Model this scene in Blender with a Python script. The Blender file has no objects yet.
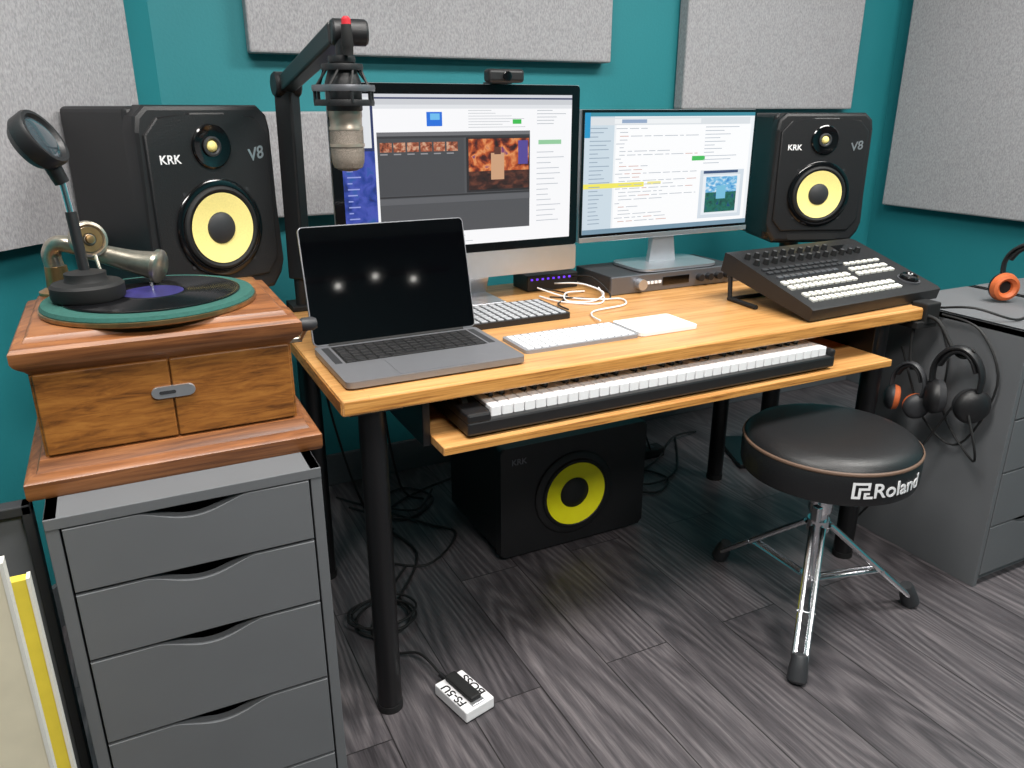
import bpy, bmesh, math, random
from mathutils import Vector, Matrix, Quaternion
random.seed(7)
sc = bpy.context.scene
try:
    sc.view_settings.view_transform = 'Standard'
    sc.view_settings.look = 'None'
except Exception: pass
R = math.radians

# ---------------------------------------------------------------- materials
def srgb(r, g, b):
    def f(c):
        c /= 255.0
        return c/12.92 if c <= 0.04045 else ((c+0.055)/1.055)**2.4
    return (f(r), f(g), f(b), 1)

def mat(name, col, rough=0.5, metal=0.0, var=0.0, vscale=40, bump=0.0, bscale=200, emit=0.0, coat=0.0, stretch=None, spec=None):
    m = bpy.data.materials.new(name); m.use_nodes = True
    nt = m.node_tree; b = nt.nodes['Principled BSDF']
    b.inputs['Base Color'].default_value = col
    b.inputs['Roughness'].default_value = rough
    b.inputs['Metallic'].default_value = metal
    if spec is not None: b.inputs['Specular IOR Level'].default_value = spec
    if coat: b.inputs['Coat Weight'].default_value = coat; b.inputs['Coat Roughness'].default_value = 0.03
    if emit:
        b.inputs['Emission Color'].default_value = col
        b.inputs['Emission Strength'].default_value = emit
    tc = nt.nodes.new('ShaderNodeTexCoord')
    mp = nt.nodes.new('ShaderNodeMapping'); nt.links.new(tc.outputs['Object'], mp.inputs['Vector'])
    if stretch: mp.inputs['Scale'].default_value = stretch
    if var > 0:
        n = nt.nodes.new('ShaderNodeTexNoise'); n.inputs['Scale'].default_value = vscale; n.inputs['Detail'].default_value = 4
        nt.links.new(mp.outputs[0], n.inputs['Vector'])
        cr = nt.nodes.new('ShaderNodeValToRGB')
        cr.color_ramp.elements[0].position = 0.3; cr.color_ramp.elements[1].position = 0.7
        cr.color_ramp.elements[0].color = tuple(c*(1-var) for c in col[:3])+(1,)
        cr.color_ramp.elements[1].color = tuple(min(1, c*(1+var)) for c in col[:3])+(1,)
        nt.links.new(n.outputs['Fac'], cr.inputs[0]); nt.links.new(cr.outputs[0], b.inputs['Base Color'])
    if bump > 0:
        n2 = nt.nodes.new('ShaderNodeTexNoise'); n2.inputs['Scale'].default_value = bscale; n2.inputs['Detail'].default_value = 3
        nt.links.new(mp.outputs[0], n2.inputs['Vector'])
        bp = nt.nodes.new('ShaderNodeBump'); bp.inputs['Strength'].default_value = bump; bp.inputs['Distance'].default_value = 0.002
        nt.links.new(n2.outputs['Fac'], bp.inputs['Height']); nt.links.new(bp.outputs[0], b.inputs['Normal'])
    return m

def wood_mat(name, c1, c2, c3, rough, gscale, coat=0.0, strips=None, strip_rot=0, wscale=1.0):
    """grain: noise stretched; gscale=(x,y,z)"""
    m = bpy.data.materials.new(name); m.use_nodes = True
    nt = m.node_tree; N = nt.nodes; L = nt.links; b = N['Principled BSDF']
    b.inputs['Roughness'].default_value = rough
    if coat: b.inputs['Coat Weight'].default_value = coat; b.inputs['Coat Roughness'].default_value = 0.2
    tc = N.new('ShaderNodeTexCoord')
    mp = N.new('ShaderNodeMapping'); mp.inputs['Scale'].default_value = gscale
    L.new(tc.outputs['Object'], mp.inputs['Vector'])
    n = N.new('ShaderNodeTexNoise'); n.inputs['Scale'].default_value = wscale; n.inputs['Detail'].default_value = 8
    n.inputs['Roughness'].default_value = 0.65; n.inputs['Distortion'].default_value = 0.6
    L.new(mp.outputs[0], n.inputs['Vector'])
    cr = N.new('ShaderNodeValToRGB'); e = cr.color_ramp.elements
    e[0].position = 0.32; e[0].color = c1; e[1].position = 0.72; e[1].color = c3
    k = e.new(0.5); k.color = c2
    L.new(n.outputs['Fac'], cr.inputs[0])
    out = cr.outputs[0]
    if strips:
        mp2 = N.new('ShaderNodeMapping'); mp2.inputs['Rotation'].default_value = (0, 0, strip_rot)
        L.new(tc.outputs['Object'], mp2.inputs['Vector'])
        br = N.new('ShaderNodeTexBrick'); br.inputs['Scale'].default_value = 1
        br.inputs['Brick Width'].default_value = strips[0]; br.inputs['Row Height'].default_value = strips[1]
        br.inputs['Mortar Size'].default_value = strips[2]
        br.inputs['Color1'].default_value = (strips[3], strips[3]*.96, strips[3]*.9, 1); br.inputs['Color2'].default_value = (1, 1, 1, 1)
        br.inputs['Mortar'].default_value = (strips[4],)*3+(1,)
        L.new(mp2.outputs[0], br.inputs['Vector'])
        mx = N.new('ShaderNodeMix'); mx.data_type = 'RGBA'; mx.blend_type = 'MULTIPLY'; mx.inputs[0].default_value = 1
        L.new(out, mx.inputs[6]); L.new(br.outputs['Color'], mx.inputs[7]); out = mx.outputs[2]
    L.new(out, b.inputs['Base Color'])
    bp = N.new('ShaderNodeBump'); bp.inputs['Strength'].default_value = 0.15; bp.inputs['Distance'].default_value = 0.001
    L.new(n.outputs['Fac'], bp.inputs['Height']); L.new(bp.outputs[0], b.inputs['Normal'])
    return m

def floor_mat():
    m = bpy.data.materials.new('grey_wood_plank'); m.use_nodes = True
    nt = m.node_tree; N = nt.nodes; L = nt.links; b = N['Principled BSDF']
    tc = N.new('ShaderNodeTexCoord')
    mpb = N.new('ShaderNodeMapping'); mpb.inputs['Rotation'].default_value = (0, 0, R(90))
    L.new(tc.outputs['Object'], mpb.inputs['Vector'])
    def brick(c1, c2, mo, ms):
        br = N.new('ShaderNodeTexBrick'); br.inputs['Scale'].default_value = 1
        br.inputs['Brick Width'].default_value = 1.22; br.inputs['Row Height'].default_value = 0.17
        br.inputs['Mortar Size'].default_value = ms; br.offset = 0.37
        br.inputs['Color1'].default_value = c1; br.inputs['Color2'].default_value = c2; br.inputs['Mortar'].default_value = mo
        L.new(mpb.outputs[0], br.inputs['Vector']); return br
    br = brick((0, 0, 0, 1), (1, 1, 1, 1), (.5, .5, .5, 1), .001)
    mv = N.new('ShaderNodeVectorMath'); mv.operation = 'MULTIPLY_ADD'
    L.new(br.outputs['Color'], mv.inputs[0]); mv.inputs[1].default_value = (3.1, 7.7, 2.3)
    L.new(tc.outputs['Object'], mv.inputs[2])
    mp = N.new('ShaderNodeMapping'); mp.inputs['Scale'].default_value = (6.5, 0.7, 1)
    L.new(mv.outputs[0], mp.inputs['Vector'])
    n1 = N.new('ShaderNodeTexNoise'); n1.inputs['Scale'].default_value = 1; n1.inputs['Detail'].default_value = 1.4; n1.inputs['Roughness'].default_value = 0.35
    L.new(mp.outputs[0], n1.inputs['Vector'])
    m1 = N.new('ShaderNodeMath'); m1.operation = 'MULTIPLY'; m1.inputs[1].default_value = 130; L.new(n1.outputs['Fac'], m1.inputs[0])
    m2 = N.new('ShaderNodeMath'); m2.operation = 'SINE'; L.new(m1.outputs[0], m2.inputs[0])
    m3 = N.new('ShaderNodeMath'); m3.operation = 'MULTIPLY_ADD'; m3.inputs[1].default_value = .5; m3.inputs[2].default_value = .5; L.new(m2.outputs[0], m3.inputs[0])
    mp3 = N.new('ShaderNodeMapping'); mp3.inputs['Scale'].default_value = (200, 9, 1)
    L.new(mv.outputs[0], mp3.inputs['Vector'])
    n = N.new('ShaderNodeTexNoise'); n.inputs['Scale'].default_value = 1; n.inputs['Detail'].default_value = 6; n.inputs['Roughness'].default_value = 0.7
    L.new(mp3.outputs[0], n.inputs['Vector'])
    mp4 = N.new('ShaderNodeMapping'); mp4.inputs['Scale'].default_value = (14, 1.6, 1)
    L.new(mv.outputs[0], mp4.inputs['Vector'])
    n4 = N.new('ShaderNodeTexNoise'); n4.inputs['Scale'].default_value = 1; n4.inputs['Detail'].default_value = 4
    L.new(mp4.outputs[0], n4.inputs['Vector'])
    mx = N.new('ShaderNodeMix'); mx.data_type = 'FLOAT'; mx.inputs[0].default_value = 0.80
    L.new(m3.outputs[0], mx.inputs[2]); L.new(n.outputs['Fac'], mx.inputs[3])
    mx2 = N.new('ShaderNodeMix'); mx2.data_type = 'FLOAT'; mx2.inputs[0].default_value = 0.32
    L.new(mx.outputs[0], mx2.inputs[2]); L.new(n4.outputs['Fac'], mx2.inputs[3])
    cr = N.new('ShaderNodeValToRGB'); e = cr.color_ramp.elements
    e[0].position = 0.33; e[0].color = srgb(54, 51, 54); e[1].position = 0.69; e[1].color = srgb(118, 112, 114)
    k = e.new(0.5); k.color = srgb(82, 78, 81)
    L.new(mx2.outputs[0], cr.inputs[0])
    br2 = brick((.72, .72, .73, 1), (1, 1, 1, 1), (.2, .2, .2, 1), .0015)
    mm = N.new('ShaderNodeMix'); mm.data_type = 'RGBA'; mm.blend_type = 'MULTIPLY'; mm.inputs[0].default_value = 1
    L.new(cr.outputs[0], mm.inputs[6]); L.new(br2.outputs['Color'], mm.inputs[7])
    L.new(mm.outputs[2], b.inputs['Base Color'])
    b.inputs['Roughness'].default_value = 0.38
    bp = N.new('ShaderNodeBump'); bp.inputs['Strength'].default_value = 0.15; bp.inputs['Distance'].default_value = 0.001
    L.new(mx.outputs[0], bp.inputs['Height']); L.new(bp.outputs[0], b.inputs['Normal'])
    return m

M = {}
M['floor'] = floor_mat()
M['teal'] = mat('teal_paint', srgb(32, 126, 134), 0.6, var=0.04, vscale=3, bump=0.25, bscale=120)
M['ceil'] = mat('ceiling_paint', srgb(225, 222, 218), 0.8, var=0.02, bump=0.1)
M['wallw'] = mat('far_wall_paint', srgb(60, 84, 88), 0.9, var=0.02, bump=0.1)
M['base'] = mat('baseboard_grey', srgb(84, 88, 92), 0.5, var=0.05)
M['fabric'] = mat('grey_fabric', srgb(160, 159, 162), 0.95, var=0.22, vscale=260, bump=0.5, bscale=500, stretch=(1, 1, .45))
M['bamboo'] = wood_mat('bamboo', srgb(190, 130, 70), srgb(214, 160, 98), srgb(228, 180, 120), 0.33, (3, 90, 90), 0.2, (0.7, 0.019, 0.0005, 0.84, 0.66))
M['bambooedge'] = wood_mat('bamboo_edge', srgb(120, 70, 28), srgb(194, 136, 68), srgb(220, 166, 96), 0.4, (6, 30, 200), 0.1)
M['oak'] = wood_mat('oak_dark', srgb(84, 46, 22), srgb(130, 80, 44), srgb(162, 106, 62), 0.45, (5, 40, 120), 0.12)
M['oakv'] = wood_mat('oak_golden', srgb(92, 52, 16), srgb(142, 88, 34), srgb(172, 114, 50), 0.45, (18, 30, 130), 0.1)
M['cab'] = mat('cabinet_grey', srgb(101, 103, 106), 0.6, var=0.03, vscale=8, spec=.25)
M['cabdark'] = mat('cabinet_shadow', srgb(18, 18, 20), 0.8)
M['black'] = mat('black_plastic', srgb(26, 26, 28), 0.45, var=0.08, bump=0.15, bscale=600)
M['blackm'] = mat('black_matte', srgb(15, 15, 16), 0.7, var=0.1)
M['blackg'] = mat('black_gloss', srgb(10, 10, 12), 0.12, coat=0.3)
M['legm'] = mat('black_steel', srgb(18, 18, 20), 0.35, bump=0.1)
M['vinyl'] = mat('black_vinyl', srgb(26, 26, 28), 0.42, bump=0.3, bscale=350)
M['yellow'] = mat('cone_yellow', srgb(246, 230, 146), 0.6, var=0.05, vscale=300, bump=0.08, bscale=500)
M['yellow2'] = mat('cone_bright_yellow', srgb(255, 246, 24), 0.45, var=0.03)
M['rubber'] = mat('rubber', srgb(20, 20, 21), 0.6)
M['dkgrey'] = mat('dark_grey', srgb(46, 47, 50), 0.5)
M['chrome'] = mat('chrome', srgb(235, 235, 238), 0.18, 1.0)
M['alu'] = mat('aluminium', srgb(205, 207, 212), 0.32, 0.85, var=0.02)
M['spgrey'] = mat('space_grey', srgb(118, 119, 124), 0.38, 0.7, var=0.02)
M['lapgrey'] = mat('laptop_grey', srgb(136, 137, 142), 0.42, 0.55, var=0.02)
M['padgrey'] = mat('pad_grey', srgb(176, 178, 182), 0.5)
M['white'] = mat('white_plastic', srgb(236, 236, 238), 0.35)
M['offw'] = mat('off_white', srgb(222, 220, 212), 0.5)
M['brass'] = mat('aged_brass', srgb(170, 138, 96), 0.3, 0.9, var=0.2, vscale=60)
M['nickel'] = mat('worn_nickel', srgb(180, 172, 158), 0.3, 0.9, var=0.15, vscale=80)
M['champ'] = mat('champagne_metal', srgb(176, 164, 150), 0.35, 0.6, var=0.05)
M['mesh'] = mat('mic_grille', srgb(140, 130, 120), 0.5, 0.5, var=0.5, vscale=900, bump=0.8, bscale=900)
M['green'] = mat('green_felt', srgb(34, 84, 76), 0.9, var=0.15, vscale=200)
M['record'] = mat('record_vinyl', srgb(12, 12, 14), 0.22, var=0.1, vscale=5)
M['label'] = mat('record_label', srgb(44, 40, 96), 0.4, var=0.3, vscale=60)
M['red'] = mat('red_plastic', srgb(190, 40, 50), 0.4)
M['orange'] = mat('orange_pad', srgb(196, 98, 50), 0.6)
M['glass'] = mat('lens_glass', srgb(60, 70, 76), 0.08, 0.2, coat=1.0)
M['cream'] = mat('canvas_cream', srgb(226, 216, 190), 0.7, var=0.05, vscale=20)
M['ylwboard'] = mat('yellow_board', srgb(226, 205, 70), 0.6, var=0.05)
M['scr'] = mat('dark_screen', srgb(4, 4, 6), 0.05, coat=0.3)
M['purple'] = mat('purple_led', srgb(110, 60, 255), 0.4, emit=0.9)
M['bulb'] = mat('bulb_glow', (1, 0.97, 0.9, 1), 0.4, emit=16)
M['panelglow'] = mat('diffuser_glow', (1, 0.98, 0.95, 1), 0.4, emit=2.5)
M['piping'] = mat('brown_piping', srgb(96, 74, 60), .6)
M['keygap'] = mat('light_alu_tray', srgb(140, 142, 148), 0.4, 0.2)
EM = {}
def em(r, g, b, s=0.97):
    k = (r, g, b, s)
    if k not in EM:
        m = bpy.data.materials.new('screen_pixels_%d_%d_%d' % (r, g, b)); m.use_nodes = True
        nt = m.node_tree; bs = nt.nodes['Principled BSDF']
        bs.inputs['Base Color'].default_value = (0.01, 0.01, 0.01, 1); bs.inputs['Roughness'].default_value = 0.3
        bs.inputs['Emission Color'].default_value = srgb(r, g, b); bs.inputs['Emission Strength'].default_value = s
        EM[k] = m
    return EM[k]
def em_noise(name, cols, scale, stretch=(1, 1, 1)):
    """emissive picture content: noise through a colour ramp"""
    m = bpy.data.materials.new(name); m.use_nodes = True; nt = m.node_tree; bs = nt.nodes['Principled BSDF']
    bs.inputs['Base Color'].default_value = (0.01, 0.01, 0.01, 1); bs.inputs['Roughness'].default_value = .3
    tc = nt.nodes.new('ShaderNodeTexCoord'); mp = nt.nodes.new('ShaderNodeMapping'); mp.inputs['Scale'].default_value = stretch
    nt.links.new(tc.outputs['Object'], mp.inputs[0])
    n = nt.nodes.new('ShaderNodeTexNoise'); n.inputs['Scale'].default_value = scale; n.inputs['Detail'].default_value = 3; n.inputs['Distortion'].default_value = .4
    nt.links.new(mp.outputs[0], n.inputs['Vector'])
    cr = nt.nodes.new('ShaderNodeValToRGB'); els = cr.color_ramp.elements
    for i, c_ in enumerate(cols):
        pos = .3+.4*i/(len(cols)-1)
        if i == 0: el = els[0]; el.position = pos
        elif i == len(cols)-1: el = els[1] if len(cols) == 2 else els[len(els)-1]; el.position = pos
        else: el = els.new(pos)
        el.color = srgb(*c_)
    nt.links.new(n.outputs['Fac'], cr.inputs[0]); nt.links.new(cr.outputs[0], bs.inputs['Emission Color']); bs.inputs['Emission Strength'].default_value = .95
    return m
EM['studio'] = em_noise('video_picture', [(30, 14, 20), (90, 28, 22), (190, 84, 36), (232, 150, 90), (120, 60, 110)], 38)
EM['floorpic'] = em_noise('video_picture_floor', [(20, 14, 18), (60, 30, 26), (110, 60, 44)], 40, (1, 1, 2))
EM['thumb'] = em_noise('thumbnail_picture', [(60, 30, 26), (170, 90, 60), (220, 180, 150)], 110)
EM['galaxy'] = em_noise('wallpaper_picture', [(14, 24, 70), (34, 62, 150), (70, 84, 180), (30, 90, 160)], 30)
EM['sky'] = em_noise('landscape_sky', [(50, 130, 205), (120, 190, 230), (230, 240, 250)], 60, (1, 1, 2))
EM['land'] = em_noise('landscape_ground', [(10, 50, 60), (30, 110, 90), (20, 60, 120)], 70)

# ---------------------------------------------------------------- mesh helpers
def finish(name, bm, m, smooth=True, ang=35):
    bmesh.ops.recalc_face_normals(bm, faces=bm.faces)
    me = bpy.data.meshes.new(name); bm.to_mesh(me); bm.free()
    if smooth:
        for p in me.polygons: p.use_smooth = True
        me.set_sharp_from_angle(angle=R(ang))
    if m is not None: me.materials.append(M[m] if isinstance(m, str) else m)
    o = bpy.data.objects.new(name, me); sc.collection.objects.link(o)
    return o

def add_box(bm, x0, x1, y0, y1, z0, z1, bev=0, seg=2):
    vs = [bm.verts.new((x, y, z)) for x in (x0, x1) for y in (y0, y1) for z in (z0, z1)]
    idx = [(0, 1, 3, 2), (4, 6, 7, 5), (0, 4, 5, 1), (2, 3, 7, 6), (0, 2, 6, 4), (1, 5, 7, 3)]
    fs = [bm.faces.new([vs[i] for i in f]) for f in idx]
    if bev > 0:
        es = set()
        for f in fs:
            for e in f.edges: es.add(e)
        bmesh.ops.bevel(bm, geom=list(es), offset=bev, segments=seg, profile=0.5, affect='EDGES')

def box(name, x0, x1, y0, y1, z0, z1, m, bev=0.0, seg=2):
    bm = bmesh.new(); add_box(bm, x0, x1, y0, y1, z0, z1, bev, seg)
    return finish(name, bm, m, ang=12)

def boxes(name, lst, m, bev=0.0):
    bm = bmesh.new()
    for b in lst: add_box(bm, *b, bev, 1)
    return finish(name, bm, m, ang=12)

def lathe(name, prof, m, loc=(0, 0, 0), axis=(0, 0, 1), seg=40):
    bm = bmesh.new(); rings = []
    q = Vector(axis).to_track_quat('Z', 'Y').to_matrix(); L = Vector(loc)
    for r, z in prof:
        if r < 1e-6: rings.append([bm.verts.new(q @ Vector((0, 0, z)) + L)])
        else: rings.append([bm.verts.new(q @ Vector((r*math.cos(2*math.pi*i/seg), r*math.sin(2*math.pi*i/seg), z)) + L) for i in range(seg)])
    for a, b in zip(rings[:-1], rings[1:]):
        if len(a) == 1 and len(b) == 1: continue
        for i in range(seg):
            j = (i+1) % seg
            if len(a) == 1: bm.faces.new((a[0], b[j], b[i]))
            elif len(b) == 1: bm.faces.new((a[i], a[j], b[0]))
            else: bm.faces.new((a[i], a[j], b[j], b[i]))
    return finish(name, bm, m)

def rod(name, p0, p1, r, m, r2=None, seg=20, bev=0.0):
    p0 = Vector(p0); p1 = Vector(p1); Ln = (p1-p0).length; r2 = r if r2 is None else r2
    if bev: pr = [(0, 0), (r-bev, 0), (r, bev), (r2, Ln-bev), (r2-bev, Ln), (0, Ln)]
    else: pr = [(0, 0), (r, 0), (r2, Ln), (0, Ln)]
    return lathe(name, pr, m, p0, p1-p0, seg)

def catmull(pts, n):
    P = [Vector(p) for p in pts]; out = []
    for i in range(len(P)-1):
        a = P[max(i-1, 0)]; b = P[i]; c = P[i+1]; d = P[min(i+2, len(P)-1)]
        for k in range(n):
            t = k/n
            out.append(0.5*((2*b)+(-a+c)*t+(2*a-5*b+4*c-d)*t*t+(-a+3*b-3*c+d)*t**3))
    out.append(P[-1]); return out

def sweep(name, pts, rad, m, n=6, seg=10, flat=1.0):
    if not isinstance(rad, (list, tuple)): rad = [rad]*len(pts)
    C = catmull(pts, n)
    Rr = []
    for i in range(len(rad)-1):
        for k in range(n): Rr.append(rad[i]+(rad[i+1]-rad[i])*k/n)
    Rr.append(rad[-1])
    bm = bmesh.new(); rings = []
    t = (C[1]-C[0]).normalized(); up = Vector((0, 0, 1))
    if abs(t.dot(up)) > 0.9: up = Vector((1, 0, 0))
    nrm = (up - t*up.dot(t)).normalized()
    for i, p in enumerate(C):
        t2 = (C[min(i+1, len(C)-1)]-C[max(i-1, 0)]).normalized()
        nrm = (nrm - t2*nrm.dot(t2)).normalized(); bn = t2.cross(nrm)
        rings.append([bm.verts.new(p+nrm*Rr[i]*math.cos(2*math.pi*k/seg)+bn*Rr[i]*flat*math.sin(2*math.pi*k/seg)) for k in range(seg)])
    for a, b in zip(rings[:-1], rings[1:]):
        for k in range(seg):
            j = (k+1) % seg; bm.faces.new((a[k], a[j], b[j], b[k]))
    bm.faces.new(rings[0]); bm.faces.new(rings[-1])
    return finish(name, bm, m)

def prism(name, pts, y0, y1, m, bev=0.0, plane='XZ'):
    """extrude polygon. plane XZ -> along Y ; XY -> along Z ; YZ -> along X"""
    bm = bmesh.new()
    def mk(p, d):
        if plane == 'XZ': return (p[0], d, p[1])
        if plane == 'XY': return (p[0], p[1], d)
        return (d, p[0], p[1])
    a = [bm.verts.new(mk(p, y0)) for p in pts]; b = [bm.verts.new(mk(p, y1)) for p in pts]
    fa = bm.faces.new(a); bm.faces.new(list(reversed(b)))
    for i in range(len(pts)):
        j = (i+1) % len(pts); bm.faces.new((a[i], b[i], b[j], a[j]))
    if bev > 0:
        bmesh.ops.bevel(bm, geom=list(fa.edges), offset=bev, segments=2, profile=0.5, affect='EDGES')
    return finish(name, bm, m, ang=19)

def rrect(x0, x1, z0, z1, r, n=5):
    pts = []
    for cx, cz, a0 in ((x1-r, z1-r, 0), (x0+r, z1-r, 90), (x0+r, z0+r, 180), (x1-r, z0+r, 270)):
        for k in range(n+1):
            a = R(a0+90*k/n); pts.append((cx+r*math.cos(a), cz+r*math.sin(a)))
    return pts

def text(name, s, size, m, loc, rot=(R(90), 0, 0), ext=0.0006, bend=None, sx=1.0, shear=0.0):
    cu = bpy.data.curves.new(name, 'FONT'); cu.body = s; cu.size = size; cu.extrude = ext
    cu.align_x = 'CENTER'; cu.align_y = 'CENTER'; cu.offset = size*0.012; cu.shear = shear
    t = bpy.data.objects.new(name+'_tmp', cu); sc.collection.objects.link(t)
    bpy.context.view_layer.update()
    dg = bpy.context.evaluated_depsgraph_get()
    me = bpy.data.meshes.new_from_object(t.evaluated_get(dg)); me.name = name
    bpy.data.objects.remove(t)
    if bend:
        cx, cy, r, az, z = bend
        for v in me.vertices:
            a = az+v.co.x*sx/r; rr = r+v.co.z+0.0008
            v.co = Vector((cx+rr*math.cos(a), cy+rr*math.sin(a), z+v.co.y))
    o = bpy.data.objects.new(name, me); sc.collection.objects.link(o)
    me.materials.clear(); me.materials.append(M[m] if isinstance(m, str) else m)
    if not bend:
        o.location = loc; o.rotation_euler = rot; o.scale = (sx, 1, 1)
    return o

def group(name, parts, loc=(0, 0, 0), rot=(0, 0, 0), scale=1.0):
    e = bpy.data.objects.new(name, None); e.empty_display_size = 0.05
    sc.collection.objects.link(e); e.location = loc; e.rotation_euler = rot; e.scale = (scale,)*3
    for p in parts: p.parent = e
    return e

# ---------------------------------------------------------------- room
WY = 2.40; WX = 2.95; CZ = 2.55; FY = -2.6
cor = Vector((0.15, WY)); d = Vector((-0.68, -0.733)).normalized()
LXW = -2.2
s_end = (cor.x-LXW)/-d.x
lw_end = cor + d*s_end
box('floor', LXW-.1, WX+.1, FY-.1, WY+.1, -0.1, 0, 'floor')
box('ceiling', LXW-.1, WX+.1, FY-.1, WY+.1, CZ, CZ+.1, 'ceil')
box('wall_back', 0.15, WX+.1, WY, WY+.1, 0, CZ, 'teal')
box('wall_right', WX, WX+.1, FY-.1, WY, 0, CZ, 'teal')
nrm_out = Vector((-0.733, 0.68)).normalized()
def slab(name, s0, s1, off0, off1, z0, z1, m, bev=0):
    a = cor+d*s0; b = cor+d*s1
    pts = [a-nrm_out*off0, b-nrm_out*off0, b-nrm_out*off1, a-nrm_out*off1]
    return prism(name, [(p.x, p.y) for p in pts], z0, z1, m, bev, 'XY')
slab('wall_left_angled', 0, s_end, 0, -0.1, 0, CZ, 'teal')
if lw_end.y > FY: box('wall_left', LXW-.1, LXW, FY-.1, lw_end.y, 0, CZ, 'wallw')
box('wall_front', LXW-.1, WX+.1, FY-.1, FY, 0, CZ, 'wallw')
box('baseboard_back', 0.15, WX, WY-0.014, WY, 0, 0.11, 'base', 0.003)
box('baseboard_right', WX-0.014, WX, FY, WY-0.014, 0, 0.11, 'base', 0.003)
slab('baseboard_left', 0.01, s_end, 0.014, 0, 0, 0.11, 'base')

def panel_back(x0, x1, z0, z1):
    f = box('fabric_face', x0, x1, WY-0.055, WY-0.004, z0, z1, 'fabric', 0.006)
    b = box('back_frame', x0+.02, x1-.02, WY-0.006, WY-0.0005, z0+.02, z1-.02, 'dkgrey')
    return group('acoustic_panel', [f, b])
panel_back(0.384, 1.535, 1.340, 1.95)
panel_back(1.84, 2.68, 1.195, 2.40)
panel_back(0.395, 1.60, 0.90, 1.19)
f = box('fabric_face', WX-0.055, WX-0.004, 1.12, 2.31, 0.815, 2.0, 'fabric', 0.006)
b = box('back_frame', WX-0.006, WX-0.0005, 1.14, 2.28, 0.835, 1.98, 'dkgrey')
group('acoustic_panel', [f, b])
f = slab('fabric_face', 0.15, 1.30, 0.055, 0.004, 0.92, 2.1, 'fabric')
b = slab('back_frame', 0.17, 1.28, 0.006, 0.0005, 0.94, 2.08, 'dkgrey')
group('acoustic_panel', [f, b])

# ---------------------------------------------------------------- desk
DZ = 0.72; DU = 0.688
DX0, DX1, DY0, DY1 = 0.300, 1.85, 1.265, 2.0
TZ = 0.612; TY0 = 1.228
parts = [box('tabletop', DX0, DX1, DY0, DY1, DU, DZ, 'bamboo', 0.004),
         box('edge_band_front', DX0+.004, DX1-.004, DY0-.0012, DY0+.002, DU+.004, DZ-.005, 'bambooedge'),
         box('edge_band_side', DX0-.0012, DX0+.002, DY0+.004, DY1-.004, DU+.004, DZ-.005, 'bambooedge')]
for i, (x, y) in enumerate([(.365, 1.312), (1.705, 1.312), (.365, 1.86), (1.705, 1.86)]):
    parts.append(rod('leg_%d' % i, (x, y, 0.012), (x, y, DU-.004), .0255, 'legm', seg=28))
    parts.append(rod('foot_%d' % i, (x, y, 0), (x, y, 0.016), .027, 'rubber', seg=28))
    parts.append(box('mount_plate_%d' % i, x-.05, x+.05, y-.035 if y < 1.5 else y-.05, y+.05, DU-.006, DU, 'legm', .001))
parts.append(box('rear_beam', .365, 1.705, 1.85, 1.875, .62, .66, 'legm', .003))
parts += [box('rail_1', .455, .471, 1.29, 1.62, TZ-.02, DU, 'legm', .002), box('rail_2', 1.667, 1.682, 1.29, 1.62, TZ-.02, DU, 'legm', .002)]
group('desk', parts)
tp = [box('tray_board', .472, 1.665, TY0, 1.60, TZ-.018, TZ, 'bamboo', .002),
      box('tray_edge', .474, 1.663, TY0-.001, TY0+.002, TZ-.016, TZ-.002, 'bambooedge')]
group('keyboard_tray', tp)

# MIDI keyboard
kx0, kx1, ky0, ky1 = .525, 1.475, TY0+.010, 1.53
kp = [box('case', kx0, kx1, ky0, ky1, TZ+.006, TZ+.035, 'black', .005),
      box('rear_panel', kx0, kx1, ky0+.165, ky1, TZ+.03, TZ+.062, 'black', .005),
      box('cheek_1', kx0, kx0+.05, ky0, ky1, TZ+.03, TZ+.05, 'black', .005), box('cheek_2', kx1-.015, kx1, ky0, ky1, TZ+.03, TZ+.05, 'black', .005),
      rod('pitch_wheel', (kx0+.016, ky0+.08, TZ+.046), (kx0+.028, ky0+.08, TZ+.046), .018, 'dkgrey')]
kk0 = kx0+.053; kk1 = kx1-.018; nw = 36; kw = (kk1-kk0)/nw
kp.append(boxes('white_keys', [(kk0+i*kw+.0009, kk0+(i+1)*kw-.0009, ky0+.012, ky0+.16, TZ+.033, TZ+.055) for i in range(nw)], 'white', .0018))
kp.append(box('key_slot', kk0, kk1, ky0+.02, ky0+.16, TZ+.03, TZ+.046, 'blackm'))
bl = []
for i in range(nw-1):
    if i % 7 in (0, 1, 3, 4, 5):
        x = kk0+(i+1)*kw; bl.append((x-.006, x+.006, ky0+.062, ky0+.16, TZ+.05, TZ+.066))
kp.append(boxes('black_keys', bl, 'blackg', .002))
for sx in (kx0+.06, kx1-.06): kp.append(box('foot', sx-.02, sx+.02, ky0+.03, ky1-.03, TZ, TZ+.008, 'rubber'))
group('midi_keyboard', kp)

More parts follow.
